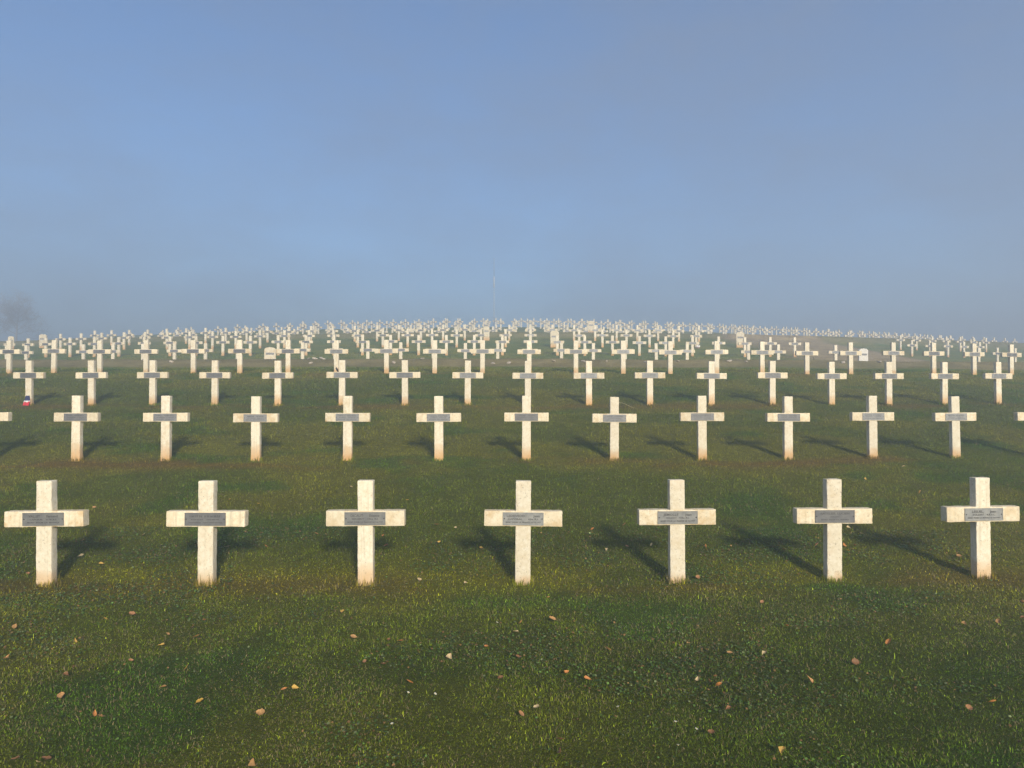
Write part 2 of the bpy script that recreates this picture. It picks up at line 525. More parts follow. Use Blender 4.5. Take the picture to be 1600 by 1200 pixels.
NEAR_POST = [bm_mesh('post', bevelled_box(-PW / 2, PW / 2, -PT / 2, PT / 2, -.16, PH, .007, 30, .0013, k), POST_STONE) for k in range(4)]
NEAR_ARM = [bm_mesh('crossarm', bevelled_box(-AW / 2, AW / 2, -PT / 2 - .003, PT / 2 + .003, AZ - AH / 2, AZ + AH / 2, .007, 30, .0013, 20 + k), ARM_STONE) for k in range(4)]
FAR_POST = bm_mesh('post', bevelled_box(-PW / 2, PW / 2, -PT / 2, PT / 2, -.16, PH, .007), POST_STONE)
FAR_ARM = bm_mesh('crossarm', bevelled_box(-AW / 2, AW / 2, -PT / 2 - .003, PT / 2 + .003, AZ - AH / 2, AZ + AH / 2, .007), ARM_STONE)
YF = -PT / 2 - .003                      # front face of the arm


def plaque_mesh(rim):
    m = MB()
    x, z = LW / 2, LH / 2
    m.box(-x, x, YF - .006, YF + .004, AZ - z, AZ + z)
    if rim:      # raised border
        y0, y1, b = YF - .0095, YF - .0055, .006
        m.box(-x - .001, x + .001, y0, y1, AZ + z - b, AZ + z + .001); m.box(-x - .001, x + .001, y0, y1, AZ - z - .001, AZ - z + b)
        m.box(-x - .001, -x + b, y0 + .0004, y1, AZ - z + b, AZ + z - b); m.box(x - b, x + .001, y0 + .0004, y1, AZ - z + b, AZ + z - b)
    return m.mesh('plaque', ZINC)


PLAQUE_NEAR, PLAQUE_FAR = plaque_mesh(True), plaque_mesh(False)


def screw_mesh():
    m = MB()
    m.tube([(0, YF - .0055, AZ), (0, YF - .0085, AZ), (0, YF - .0095, AZ)], [.0062, .0058, .003], 10)
    return m.mesh('screw', SCREW, True)


SCREW_M = screw_mesh()


def text_mesh(lines):
    """raised letters, as one mesh facing the viewer"""
    verts, faces = [], []
    dg = bpy.context.evaluated_depsgraph_get()
    for body, size, zc, width in lines:
        cu = bpy.data.curves.new('line', 'FONT'); cu.body = body; cu.size = size; cu.align_x = 'CENTER'; cu.align_y = 'CENTER'
        cu.extrude = .0012; cu.resolution_u = 2; cu.space_word = 1.6; cu.offset = .0006
        t = bpy.data.objects.new('line', cu); COL.objects.link(t)
        dg = bpy.context.evaluated_depsgraph_get(); dg.update()
        me = bpy.data.meshes.new_from_object(t.evaluated_get(dg))
        xs = [v.co.x for v in me.vertices]
        k = width / max(.001, max(xs) - min(xs)); b = len(verts)
        for v in me.vertices: verts.append((v.co.x * k, YF - .0066 - v.co.z, AZ + zc + v.co.y))
        for p in me.polygons: faces.append([b + i for i in p.vertices])
        bpy.data.objects.remove(t); bpy.data.curves.remove(cu); bpy.data.meshes.remove(me)
    me = bpy.data.meshes.new('lettering'); me.from_pydata(verts, [], faces); me.materials.append(LETTER); me.update()
    return me


def worn_lines(seed):
    """three worn lines, nothing in them legible"""
    r = random.Random(seed); m = MB()
    for zc, h, w in ((.028, .020, r.uniform(.24, .30)), (-.002, .012, r.uniform(.20, .28)), (-.031, .011, r.uniform(.29, .33))):
        x = -w / 2; gap = r.uniform(.35, .6) * w
        while x < w / 2:
            lw = r.uniform(.005, .011) * (h / .014)
            if abs(x + w / 2 - gap) > .014: m.box(x, x + lw * .6, YF - .0078, YF - .0050, AZ + zc - h / 2, AZ + zc + h / 2 * r.uniform(.5, 1))
            if r.random() < .6: m.box(x + lw * .62, x + lw * 1.1, YF - .0076, YF - .0050, AZ + zc - h / 2, AZ + zc - h / 2 + h * r.uniform(.2, .5))
            x += lw * 1.45
    return m.mesh('lettering', LETTER)


WORN = [worn_lines(k) for k in range(5)]
TEXTS = [
    [('VALLET    Fernand', .030, .026, .27), ('CAPORAL  117e R.I.', .020, -.004, .25), ('MORT POUR LA FRANCE', .016, -.032, .30)],
    None,
    [('DICAUT    Etienne', .034, .026, .27), ('SERGENT  146e R.I.', .020, -.004, .25), ('MORT POUR LA FRANCE LE 5.6.1917', .017, -.034, .33)],
    [('LEDEVEDEC    Jean', .030, .026, .31), ('CAPORAL    62e R.I.', .020, -.004, .29), ('MORT POUR LA FRANCE LE 7.5.1917', .017, -.034, .33)],
    [('JEMOLLE    Jean', .030, .026, .27), ('SOLDAT  418e R.I.', .020, -.004, .22), ('MORT POUR LA FRANCE LE 5.5.1917', .017, -.034, .33)],
    [('RATELIER LUCIEN', .028, .026, .28), ('SOLDAT', .016, -.004, .09), ('MORT POUR LA FRANCE', .016, -.032, .27)],
    [('LESUEL,    Jean', .034, .026, .24), ('SOLDAT  4.R.I.C.', .021, -.004, .23), ('MORT POUR LA FRANCE LE 16.4.1917', .017, -.034, .33)],
]

ROWS = {
    1: (7.2, [-4.355, -2.865, -1.375, 0.1, 1.575, 3.10, 4.595]),
    2: (12.6, [-8.65, -7.18, -5.71, -4.23, -2.72, -1.21, 0.24, 1.71, 3.2, 4.68, 6.17, 7.67, 9.18]),
    3: (18.1, [-11.51, -10.01, -8.55, -7.07, -5.57, -4.05, -2.55, -1.06, 0.38, 1.85, 3.33, 4.84, 6.36, 7.87, 9.36, 10.84, 12.32]),
    4: (23.8, [-15.96, -14.5, -13.01, -11.53, -10.02, -8.55, -7.03, -5.51, -3.94, -2.43, -0.93, 0.54, 2.02, 3.53, 5.04, 6.56, 8.06, 9.57, 11.07, 12.57, 14.02, 15.51, 16.92]),
    5: (34.8, [-24.4, -23.36, -21.84, -20.35, -18.85, -17.35, -15.8, -14.29, -12.76, -9.68, -8.16, -6.64, -5.12, -3.62, -2.15, -0.66, 0.81, 2.29, 3.76, 5.26, 6.73, 8.2, 9.69, 11.18, 12.66, 14.14, 15.59]),
    6: (40, [-28.2, -27.0, -25.89, -24.4, -22.92, -21.47, -19.98, -18.5, -17.02, -15.51, -13.99, -12.46, -10.96, -9.46, -7.93, -6.42, -4.94, -3.47, -2.0, -0.51, 0.98, 2.41, 3.88, 5.36, 6.82, 8.25, 9.73, 11.2, 12.68, 14.13, 15.57, 27.33, 28.66, 29.97]),
    7: (45.4, [-28.61, -27.15, -25.72, -24.18, -22.76, -21.29, -19.82, -18.34, -16.85, -15.32, -13.8, -12.28, -10.78, -9.29, -7.77, -6.27, -4.8, -3.32, -1.85, -0.38, 1.12, 4.06, 5.48, 6.95, 8.38, 9.85, 11.3, 26.1, 27.5, 28.9, 30.2, 31.5]),
    8: (51, [-29.68, -28.33, -26.95, -25.52, -24.07, -22.63, -21.19, -19.73, -18.21, -16.73, -15.22, -13.68, -12.16, -10.66, -9.13, -7.65, -6.15, -4.66, -3.19, -0.19, 1.25, 2.73, 4.21, 5.65, 7.13, 8.57, 10.02, 11.49, 12.92, 28.6, 30.0, 31.4, 32.7, 34.0, 35.3, 36.5]),
}


JIT = random.Random(9)


def arc_row(s0, x_left, x_right, start, skip=()):
    xs = []
    for sg in (1, -1):
        x = start
        if sg < 0: x -= 1.485 / math.hypot(1, row_slope(x, s0))
        while x_left <= x <= x_right:
            if not any(a < x < b for a, b in skip) and (s0 < 70 or JIT.random() > .07): xs.append(round(x + JIT.gauss(0, .05), 2))
            x += sg * 1.485 / math.hypot(1, row_slope(x, s0))
    return sorted(xs)


def near_x(s0): return s0 * 28.5 / 1180      # the files of graves run a little to the right of straight ahead


ROWS[9] = (61, arc_row(61, -33, 49, near_x(61), ((14, 26.5),)))
ROWS[10] = (66.5, arc_row(66.5, -34, 47, near_x(66.5)))
FAR_ROWS = [(72, arc_row(72, -34, 46, near_x(72) + .25)), (77.5, arc_row(77.5, -30, 44, near_x(77.5))),
            (83, arc_row(83, -24, 34, near_x(83) - .3)), (89, arc_row(89, -10, 30, near_x(89) + .4))]

ROW_NAME = {1: 'front row', 2: 'second row', 3: 'third row', 4: 'fourth row', 5: 'fifth row', 6: 'sixth row', 7: 'seventh row', 8: 'eighth row',
            9: 'ninth row', 10: 'tenth row'}
SINK = {1: .100, 2: .0, 3: .0, 4: .03}
rr = random.Random(5)
FRONT_NOTE = ['stone cross with grey plaque and shaded side, leftmost of the front row',
              'stone cross with dark plaque too worn to read, second from left in front row',
              'worn cream stone cross, third from the left in the front row',
              'cream stone cross with pale plaque, fourth from left, middle of the front row',
              'stone cross with light grey plaque of three text lines, fifth from left in front row',
              'stone cross with dark blue-grey plaque, sixth from left in the front row',
              'stone cross with the most legible plaque, at the right end of the front row']


def make_cross(row, x, y, yaw, i, label):
    root = empty('stone_cross', (x, y, hz(x, y) - SINK.get(row, 0) - rr.uniform(0, .02) * (row > 1)),
                 (rr.gauss(0, .006), rr.gauss(0, .006), yaw + rr.gauss(0, .012)))
    tag(root, label, 'cross', 'crosses in the ' + ROW_NAME[row])
    near = row <= 3
    link('post', NEAR_POST[rr.randrange(4)] if near else FAR_POST, root)
    link('crossarm', NEAR_ARM[rr.randrange(4)] if near else FAR_ARM, root)
    pl = link('plaque', PLAQUE_NEAR if near else PLAQUE_FAR, root)
    if row == 1:
        pl.material_slots[0].link = 'OBJECT'; pl.material_slots[0].material = ZINC_DARK if i in (1, 5) else ZINC_PALE
        link('lettering', text_mesh(TEXTS[i]) if TEXTS[i] else WORN[0], pl)
        for sx in (-1, 1): link('screw', SCREW_M, pl, (sx * (LW / 2 - .013), 0, 0))
    elif row <= 4:
        link('lettering', WORN[rr.randrange(5)], pl)
        if row == 2:
            for sx in (-1, 1): link('screw', SCREW_M, pl, (sx * (LW / 2 - .013), 0, 0))
    return root


for row in range(1, 9):
    s0, xs = ROWS[row]
    for i, x in enumerate(xs):
        y = row_y(x, s0)
        yaw = math.atan(row_slope(x, s0)) - .03
        if row == 1: lab = FRONT_NOTE[i]
        else: lab = 'pale stone cross with grey plaque, %s from left in the %s' % (ordinal(i + 1), ROW_NAME[row])
        if row == 3 and i == 0: lab = 'stone cross with a small tricolour flag at its foot, leftmost in the third row'
        if row == 3 and i == 5: lab = 'stone cross with a small dark bird on its arm, sixth in the third row'
        make_cross(row, x, y, yaw, i, lab)
        if row <= 3: CROSS_FEET.append((x, y, PW / 2, 1.0 if row == 1 else .6))


def far_cross_mesh():
    m = MB()
    m.box(-PW / 2, PW / 2, -PT / 2, PT / 2, -.1, PH, 0)
    m.box(-AW / 2, AW / 2, -PT / 2 - .003, PT / 2 + .003, AZ - AH / 2, AZ + AH / 2, 1)
    m.box(-LW / 2, LW / 2, YF - .006, YF + .004, AZ - LH / 2, AZ + LH / 2, 2)
    return m


FAR_CROSS = far_cross_mesh().mesh('stone_cross', [POST_STONE, ARM_STONE, ZINC])
for row in (9, 10):
    s0, xs = ROWS[row]
    for i, x in enumerate(xs):
        y = row_y(x, s0)
        o = link('stone_cross', FAR_CROSS, None, (x, y, hz(x, y) - rr.uniform(0, .03)))
        o.rotation_euler = (rr.gauss(0, .008), rr.gauss(0, .008), math.atan(row_slope(x, s0)) - .03)
        tag(o, 'small hazy stone cross, %s from left in the %s' % (ordinal(i + 1), ROW_NAME[row]), 'cross', 'crosses in the ' + ROW_NAME[row])

# the rest of the hilltop rows, beyond the nearest three hundred
m = MB(); one = far_cross_mesh()
for s0, xs in FAR_ROWS:
    for x in xs:
        y = row_y(x, s0); z = hz(x, y); a = math.atan(row_slope(x, s0)) - .03
        ca, sa = math.cos(a), math.sin(a); b = len(m.v)
        m.v += [(x + vx * ca - vy * sa, y + vx * sa + vy * ca, z + vz) for vx, vy, vz in one.v]
        m.f += [[b + k for k in f] for f in one.f]; m.m += one.m
tag(link('distant_crosses', m.mesh('distant_crosses', [POST_STONE, ARM_STONE, ZINC])), 'hazy rows of small pale crosses along the top of the hill', 'crosses', None, 'stuff')


# ------------------------------------------------------------------ rounded headstones
def stele_outline(w, h, shoulder, n=14):
    """a headstone's outline: straight sides, small shoulders, a flat arch"""
    pts = [(-w / 2, -.15), (w / 2, -.15), (w / 2, h - shoulder)]
    for k in range(1, n):
        t = math.pi * k / n
        pts.append((w / 2 * math.cos(t) * .985, h - shoulder + shoulder * math.sin(t) ** .75))
    pts.append((-w / 2, h - shoulder))
    return pts


def slab(pts, y0, y1, m, mi=0):
    n = len(pts)
    m.add([(x, y0, z) for x, z in pts] + [(x, y1, z) for x, z in pts],
          [tuple(range(n)), tuple(range(2 * n - 1, n - 1, -1))] + [(i, i + n, (i + 1) % n + n, (i + 1) % n) for i in range(n)], mi)


def make_stele(x, y, stone, label, w=.50, h=.82, carved=True):
    root = empty('headstone', (x, y, hz(x, y)), (rr.gauss(0, .01), rr.gauss(0, .01), rr.gauss(0, .03)))
    tag(root, label, 'headstone', 'rounded headstones among the crosses')
    m = MB(); slab(stele_outline(w, h, .12), -.05, .05, m); link('slab', m.mesh('slab', stone), root)
    m = MB(); m.box(-w * .36, w * .36, -.058, -.049, h * .60, h * .70); link('plaque', m.mesh('plaque', ZINC), root)
    if carved:   # raised band and sunk lines of the frame above and beside the plaque
        m = MB()
        m.box(-w * .38, w * .38, -.060, -.049, h * .735, h * .76)
        for sx in (-1, 1): m.box(sx * w * .41 - .008, sx * w * .41 + .008, -.056, -.049, h * .34, h * .735)
        prev = None
        for k in range(9):
            t = math.pi * k / 8; q = (w * .34 * math.cos(t), h * .79 + h * .13 * math.sin(t))
            if prev: m.tube([(prev[0], -.051, prev[1]), (q[0], -.051, q[1])], .007, 4)
            prev = q
        link('carved_frame', m.mesh('carved_frame', stone), root)


for x, s0, st, lab, w, h in (
        (-11.21, 34.8, STELE_STONE, 'ochre-stained round-topped headstone standing in the fifth row of crosses', .52, .86),
        (17.65, 36.0, CLEAN_STONE, 'clean white round-topped headstone at the edge of the bare brown slope', .46, .86),
        (2.58, 45.4, STELE_STONE, 'tall ochre headstone among the seventh row of crosses, just right of centre', .52, 1.0),
        (14.4, 46.2, STELE_STONE, 'round-topped headstone beside the top of the brown slope on the right', .50, .98),
        (-33.2, 50.0, STELE_STONE, 'round-topped headstone near the bare tree, between the first and second crosses', .52, .95),
        (-35.9, 50.0, STELE_STONE, 'greenish headstone directly in front of the bare tree', .40, .9),
        (-1.72, 51.0, STELE_STONE, 'pale headstone in the eighth row, directly below the thin mast', .40, .95),
        (6.0, 56.9, STELE_STONE, 'grey headstone on the upper terrace among the ninth row of crosses', .46, .95),
        (-8.2, 61.0, STELE_STONE, 'greenish grey headstone on the upper terrace, the left one of two', .46, .95),
        (-8.9, 72.0, STELE_STONE, 'topmost pale headstone near the brow of the hill', .46, 1.0)):
    make_stele(x, row_y(x, s0), st, lab, w, h)

# ------------------------------------------------------------------ the small things
def flag():
    x0, s0 = ROWS[3][1][0], 18.1
    y0 = row_y(x0, s0) - .085; z0 = hz(x0, y0)
    root = empty('tricolour_flag', (x0 - .01, y0, z0))
    tag(root, 'small blue, white and red flag leaning on the foot of a stone cross', 'flag')
    m = MB(); m.tube([(.03, 0, 0), (.035, .028, .27)], .004, 6); link('stick', m.mesh('stick', simple('wooden_stick', (.30, .20, .10))), root)
    fm = [simple('flag_blue', (.030, .035, .10), .8), simple('flag_white', (.75, .75, .74), .8), simple('flag_red', (.62, .035, .045), .8)]
    m = MB(); nx, nz = 9, 12; vs = []
    for j in range(nz + 1):
        for i in range(nx + 1):
            u, t = i / nx - .5, j / nz
            wdt = .15 - .07 * max(0, t - .45) / .55
            vs.append((u * wdt + .012 * t, -.012 - .016 * math.sin(5.5 * u + 3 * t) - .03 * (1 - t) + .02 * t, .012 + .235 * t))
    for j in range(nz):
        for i in range(nx):
            a = j * (nx + 1) + i
            t = (j + .5) / nz
            m.add([vs[a], vs[a + 1], vs[a + nx + 2], vs[a + nx + 1]], [(0, 1, 2, 3)], 2 if t < .36 + .04 * math.sin(i) else (1 if t < .54 else 0))
    me = m.mesh('cloth', fm, True)
    o = link('cloth', me, root); sd = o.modifiers.new('thick', 'SOLIDIFY'); sd.thickness = .002


flag()


def bird():
    x0, s0 = ROWS[3][1][5], 18.1
    y0 = row_y(x0, s0); z0 = hz(x0, y0) - .01 + AZ + AH / 2
    root = empty('bird', (x0 - .12, y0 - .01, z0), (0, 0, .5))
    tag(root, 'small dark bird perched on the arm of a cross in the third row', 'bird')
    m = MB()
    m.tube([(.030, 0, -.012), (.020, 0, .012), (.008, 0, .034), (-.004, 0, .060), (-.013, 0, .078), (-.018, 0, .092), (-.026, 0, .100), (-.034, 0, .097), (-.041, 0, .095)],
           [.005, .011, .020, .024, .020, .014, .013, .007, .001], 10)
    m.tube([(.006, .008, .02), (.003, .009, .0)], .002, 5); m.tube([(.006, -.008, .02), (.003, -.009, .0)], .002, 5)
    link('body', m.mesh('body', simple('black_plumage', (.018, .017, .018), .6), True), root)


bird()


def twig():
    m = MB(); pts = []
    for k in range(9):
        t = k / 8
        x = 2.52 + .30 * t; y = 18.25 - .75 * t + .10 * math.sin(3 * t)
        pts.append((x, y, hz(x, y) + .045 + .05 * math.sin(3.1 * t) * (1 - t)))
    m.tube(pts, [.007 - .0005 * k for k in range(9)], 6)
    tag(link('twig', m.mesh('twig', simple('pale_bark', (.50, .42, .24)), True)), 'thin pale bent twig lying in the turf behind a second-row cross', 'twig')


twig()


def flower_bunch():
    x, y = 11.35, 46.0; z = hz(x, y); m = MB(); r = random.Random(3)
    root = empty('flower_bunch', (x, y, z)); tag(root, 'white flower bunch lying by a cross in the seventh row', 'flowers')
    for k in range(46):
        a, b = r.uniform(0, 6.28), math.acos(r.uniform(-.1, 1)); R = .13 * r.uniform(.75, 1)
        c = np.array((R * math.sin(b) * math.cos(a), R * math.sin(b) * math.sin(a), .08 + R * math.cos(b)))
        n = 5; s = .034
        vs = [c]; t = r.uniform(0, 6)
        for q in range(n * 2):
            e = t + math.pi * q / n; rad = s if q % 2 else s * .55
            vs.append(c + np.array((rad * math.cos(e), rad * math.sin(e) * math.cos(b) - .01, rad * math.sin(e) * math.sin(b) + .01)))
        m.add(vs, [(0, q + 1, (q + 1) % (2 * n) + 1) for q in range(2 * n)])
    link('petals', m.mesh('petals', simple('white_petals', (.78, .74, .72), .7)), root)
    m = MB(); m.tube([(0, 0, -.02), (0, 0, .06), (0, 0, .1)], [.05, .075, .08], 10); link('pot', m.mesh('pot', simple('clay_pot', (.30, .14, .08))), root)


flower_bunch()


def pebble(seed):
    r = random.Random(seed); import bmesh
    bm = bmesh.new(); bmesh.ops.create_icosphere(bm, subdivisions=2, radius=1)
    sx, sy, sz = r.uniform(.8, 1.3), r.uniform(.6, .9), r.uniform(.4, .65)
    for v in bm.verts:
        k = 1 + .22 * math.sin(3.1 * v.co.x + seed) * math.cos(2.7 * v.co.y + 2 * v.co.z + seed) + r.uniform(-.07, .07)
        v.co.x *= sx * k; v.co.y *= sy * k; v.co.z *= sz * k
    return bm_mesh('stone', bm, simple('pale_rubble', (.42, .36, .28), .95, 0, .3, 3), False)


PEBBLES = [pebble(k) for k in range(3)]
STONES = [(-4.77, 28.85), (-4.48, 28.57), (-0.12, 28.52), (-0.72, 28.46), (6.44, 29.21), (7.85, 29.12), (9.11, 29.36), (8.46, 29.36), (13.16, 29.97), (1.61, 28.84),
          (2.75, 28.95), (3.63, 28.97), (-14.23, 29.2), (-12.98, 28.78), (-7.6, 28.47), (14.79, 30.35), (-3.45, 29.06), (5.15, 28.93), (-7.9, 29.3), (-7.65, 29.35), (-7.35, 29.3)]
STONES.sort()
for i, (x, y) in enumerate(STONES):
    o = link('stone', PEBBLES[i % 3], None, (x, y, hz(x, y) + .02)); sc = rr.uniform(.05, .10); o.scale = (sc * 1.3, sc, sc); o.rotation_euler = (rr.uniform(-.3, .3), rr.uniform(-.3, .3), rr.uniform(0, 6))
    tag(o, 'pale loose stone on the terrace bank behind the fourth row, %s from the left' % ordinal(i + 1), 'stone', 'stones along the terrace bank')


# fallen leaves
def leaf_mesh(kind):
    m = MB(); n = 9; vs = []
    for i in range(n + 1):
        t = i / n
        if kind == 0: w = math.sin(math.pi * t ** .72) ** .9 * .34
        elif kind == 1: w = (1 - t) ** .8 * min(1, t * 5) * .52
        else: w = math.sin(math.pi * t ** .85) ** .6 * (.40 + .05 * math.sin(17 * t))
        for u in (-1, -.5, 0, .5, 1):
            curl = (.16, .26, .2)[kind]
            vs.append((t - .5, u * w, curl * (u * u) * (.4 + w) + (.22, .12, .30)[kind] * (t - .5) ** 2 + .03 * math.sin(9 * t + 2 * u)))
    fs = [(i * 5 + k, i * 5 + k + 1, i * 5 + k + 6, i * 5 + k + 5) for i in range(n) for k in range(4)]
    m.add(vs, fs)
    m.tube([(.5, 0, .06), (.62, .02, .07), (.74, .05, .05)], [.014, .012, .010], 5)
    return m


LEAF_COL = {'y': ('yellow', (.42, .26, .05)), 'o': ('orange', (.40, .16, .04)), 't': ('tan', (.30, .165, .055)), 'T': ('large tan', (.36, .19, .065)),
            'p': ('pinkish', (.27, .13, .05)), 'b': ('brown', (.16, .075, .025)), 'w': ('pale', (.44, .33, .17))}
LEAF_MATS = {k: simple('dry_leaf_' + v[0].replace(' ', '_'), v[1], .7, 0, .22, 4.) for k, v in LEAF_COL.items()}
LEAF_MESH = {(k, c): leaf_mesh(k).mesh('fallen_leaf', LEAF_MATS[c], True) for k in range(3) for c in LEAF_COL}
LEAVES = [(-3.23, 6.04, 'y'), (-3.08, 6.16, 'p'), (-3.81, 5.82, 't'), (-3.15, 5.48, 'y'), (-2.48, 5.38, 'y'), (-2.44, 5.81, 'p'), (-2.42, 5.97, 'o'), (-2.55, 5.63, 't'), (-2.31, 5.56, 'T'), (-3.41, 5.14, 'T'), (-2.54, 5.07, 'p'), (-2.11, 4.93, 'y'), (-2.83, 4.83, 'b'), (-2.11, 4.61, 't'), (-2.66, 4.49, 'T'), (-2.32, 4.23, 'o'), (-2.26, 4.19, 'T'), (-1.8, 4.39, 'y'), (-1.4, 4.24, 't'), (-1.37, 4.58, 'o'), (-1.31, 4.6, 'y'), (-2.41, 3.7, 'b'), (-2.28, 3.67, 'w'), (-2.26, 3.7, 'b'), (-1.24, 3.66, 't'), (0.32, 6.69, 'y'), (0.07, 5.92, 't'), (0.32, 6.02, 'T'), (0.03, 5.7, 'w'), (-0.89, 5.51, 'b'), (-0.8, 5.49, 'o'), (-1.16, 5.57, 't'), (-0.18, 5.36, 'o'), (0.04, 5.14, 'p'), (-0.98, 5.07, 'p'), (-0.85, 5.03, 'b'), (-0.42, 5.13, 'w'), (-0.63, 4.69, 'o'), (-0.07, 4.74, 'b'), (0.35, 4.86, 'o'), (0.47, 4.75, 'o'), (0.67, 5.32, 't'), (0.14, 4.31, 'w'), (0.05, 4.21, 'p'), (0.84, 4.95, 'p'), (0.25, 3.91, 'b'), (0.24, 3.78, 'b'), (-0.88, 7.21, 'w'), (-1.39, 6.22, 'y'), (2.15, 6.53, 'p'), (2.12, 5.86, 'o'), (1.5, 5.24, 't'), (1.73, 5.22, 'w'), (1.44, 5.05, 'w'), (1.16, 4.75, 'w'), (1.22, 4.71, 'p'), (1.28, 4.8, 'b'), (1.26, 4.64, 'o'), (1.85, 4.73, 'T'), (2.27, 5.03, 'b'), (2.7, 5.45, 'o'), (1.22, 4.29, 'p'), (1.04, 3.98, 'b'), (1.34, 3.78, 'y'), (3.53, 5.93, 't'), (3.83, 5.98, 't'), (4.37, 6.5, 't'), (4.08, 6.07, 'b'), (2.78, 4.4, 'o'), (2.58, 4.3, 'p'), (-4.64, 7.88, 'w'), (-4.49, 7.9, 'w'), (-4.14, 7.65, 'y'), (-4.69, 7.35, 'p'), (-4.19, 8.63, 'w'), (-5.36, 9.72, 't'), (-6.72, 10.61, 't'), (-3.77, 10.12, 'y'), (-3.07, 8.19, 'w'), (-1.46, 8.58, 'o'), (-1.37, 8.23, 'p'), (-0.8, 8.34, 'y'), (-0.33, 8.16, 'y'), (-2.67, 8.22, 'o'), (-3.33, 9.93, 'y'), (-0.66, 8.89, 'w'), (-0.9, 9.01, 't'), (-2.29, 10.77, 'w'), (-2.24, 8.67, 't'), (-1.39, 10.07, 'y'), (-0.88, 7.21, 'w'), (-0.44, 7.11, 'w'), (0.94, 8.86, 'o'), (1.34, 9.03, 'p'), (1.25, 8.24, 'p'), (2.1, 8.24, 'o'), (3.15, 11.35, 'y'), (1.02, 8.16, 'w'), (1.53, 8.31, 'w'), (1.79, 7.31, 'p'), (0.36, 8.95, 'y'), (3.35, 8.33, 'p'), (3.99, 8.99, 'w'), (4.04, 8.77, 'w'), (3.65, 8.34, 'o'), (3.76, 8.32, 'p'), (3.61, 8.14, 'y'), (4.73, 8.02, 't'), (5.35, 11.46, 'y'), (5.59, 10.27, 't'), (5.77, 10.71, 't'), (7.66, 11.35, 'w'), (6.34, 12.26, 'w'), (6.32, 12.07, 'w')]
ZONE = {}
for x, y, c in LEAVES:
    front = row_s(np.array(x), np.array(y)) < 7.2
    if front: zone = 'lawn before the %s front cross' % ordinal(1 + int(np.argmin([abs(x / y - q / row_y(q, 7.2)) for q in ROWS[1][1]])))
    else: zone = 'lawn behind the %s front cross' % ordinal(1 + int(np.argmin([abs(x - q) for q in ROWS[1][1]])))
    ZONE.setdefault((c, zone), []).append((y, x))
for (c, zone), pts in ZONE.items():
    pts.sort()
    for i, (y, x) in enumerate(pts):
        o = link('fallen_leaf', LEAF_MESH[(rr.randrange(3), c)], None, (x, y, hz(x, y) + .028))
        s = (.062 if c == 'T' else .045) * rr.uniform(.8, 1.2) * (1.15 if y > 7 else 1); o.scale = (s, s, s)
        o.rotation_euler = (rr.gauss(.25, .35), rr.gauss(0, .4), rr.uniform(0, 6.28))
        lab = '%s dry leaf on the %s' % (LEAF_COL[c][0], zone)
        if len(pts) > 1: lab += ', %s nearest' % ordinal(i + 1) if i else ', the nearest'
        tag(o, lab, 'leaf', 'fallen leaves on the lawn')

# daisies
D_WHITE = simple('daisy_white', (.60, .60, .55), .7); D_YEL = simple('daisy_yellow', (.60, .42, .04)); D_GREEN = simple('daisy_stem', (.09, .15, .04))
m = MB(); m.tube([(0, 0, 0), (.004, 0, .03), (0, 0, .055)], .0012, 5); STEM = m.mesh('stem', D_GREEN, True)
m = MB()
for k in range(13):
    a = 6.283 * k / 13; ca, sa = math.cos(a), math.sin(a)
    m.add([(.003 * ca, .003 * sa, .055), (.009 * ca - .0022 * sa, .009 * sa + .0022 * ca, .060), (.0125 * ca, .0125 * sa, .059), (.009 * ca + .0022 * sa, .009 * sa - .0022 * ca, .060)], [(0, 3, 2, 1)])
PETAL = m.mesh('petals', D_WHITE)
m = MB(); m.tube([(0, 0, .054), (0, 0, .058), (0, 0, .060)], [.004, .004, .002], 8); DISC = m.mesh('disc', D_YEL, True)
for i, (x, y, lab) in enumerate(((-0.63, 4.49, 'left one of two white daisies on the lawn below the third front cross'), (-0.47, 4.49, 'right one of two white daisies on the lawn below the third front cross'),
                  (-0.13, 5.87, 'tiny white daisy on the lawn a little in front of the fourth cross'), (0.87, 4.07, 'white daisy on the lawn below the fifth front cross, upper of three'),
                  (0.95, 3.99, 'white daisy on the lawn below the fifth front cross, rightmost of three'), (0.82, 3.8, 'white daisy on the lawn below the fifth front cross, lowest of three'),
                  (-0.63, 4.05, 'tiny white daisy low on the lawn, below the pair of daisies'), (0.61, 4.28, 'tiny white daisy alone on the lawn near a pale leaf'))):
    r = empty('daisy', (x, y, hz(x, y)), (rr.gauss(.3, .2), rr.gauss(0, .2), rr.uniform(0, 6)))
    tag(r, lab, 'daisy', 'daisies in the grass')
    r.scale = (.8, .8, .8)
    link('stem', STEM, r); link('petals', PETAL, r); link('disc', DISC, r)


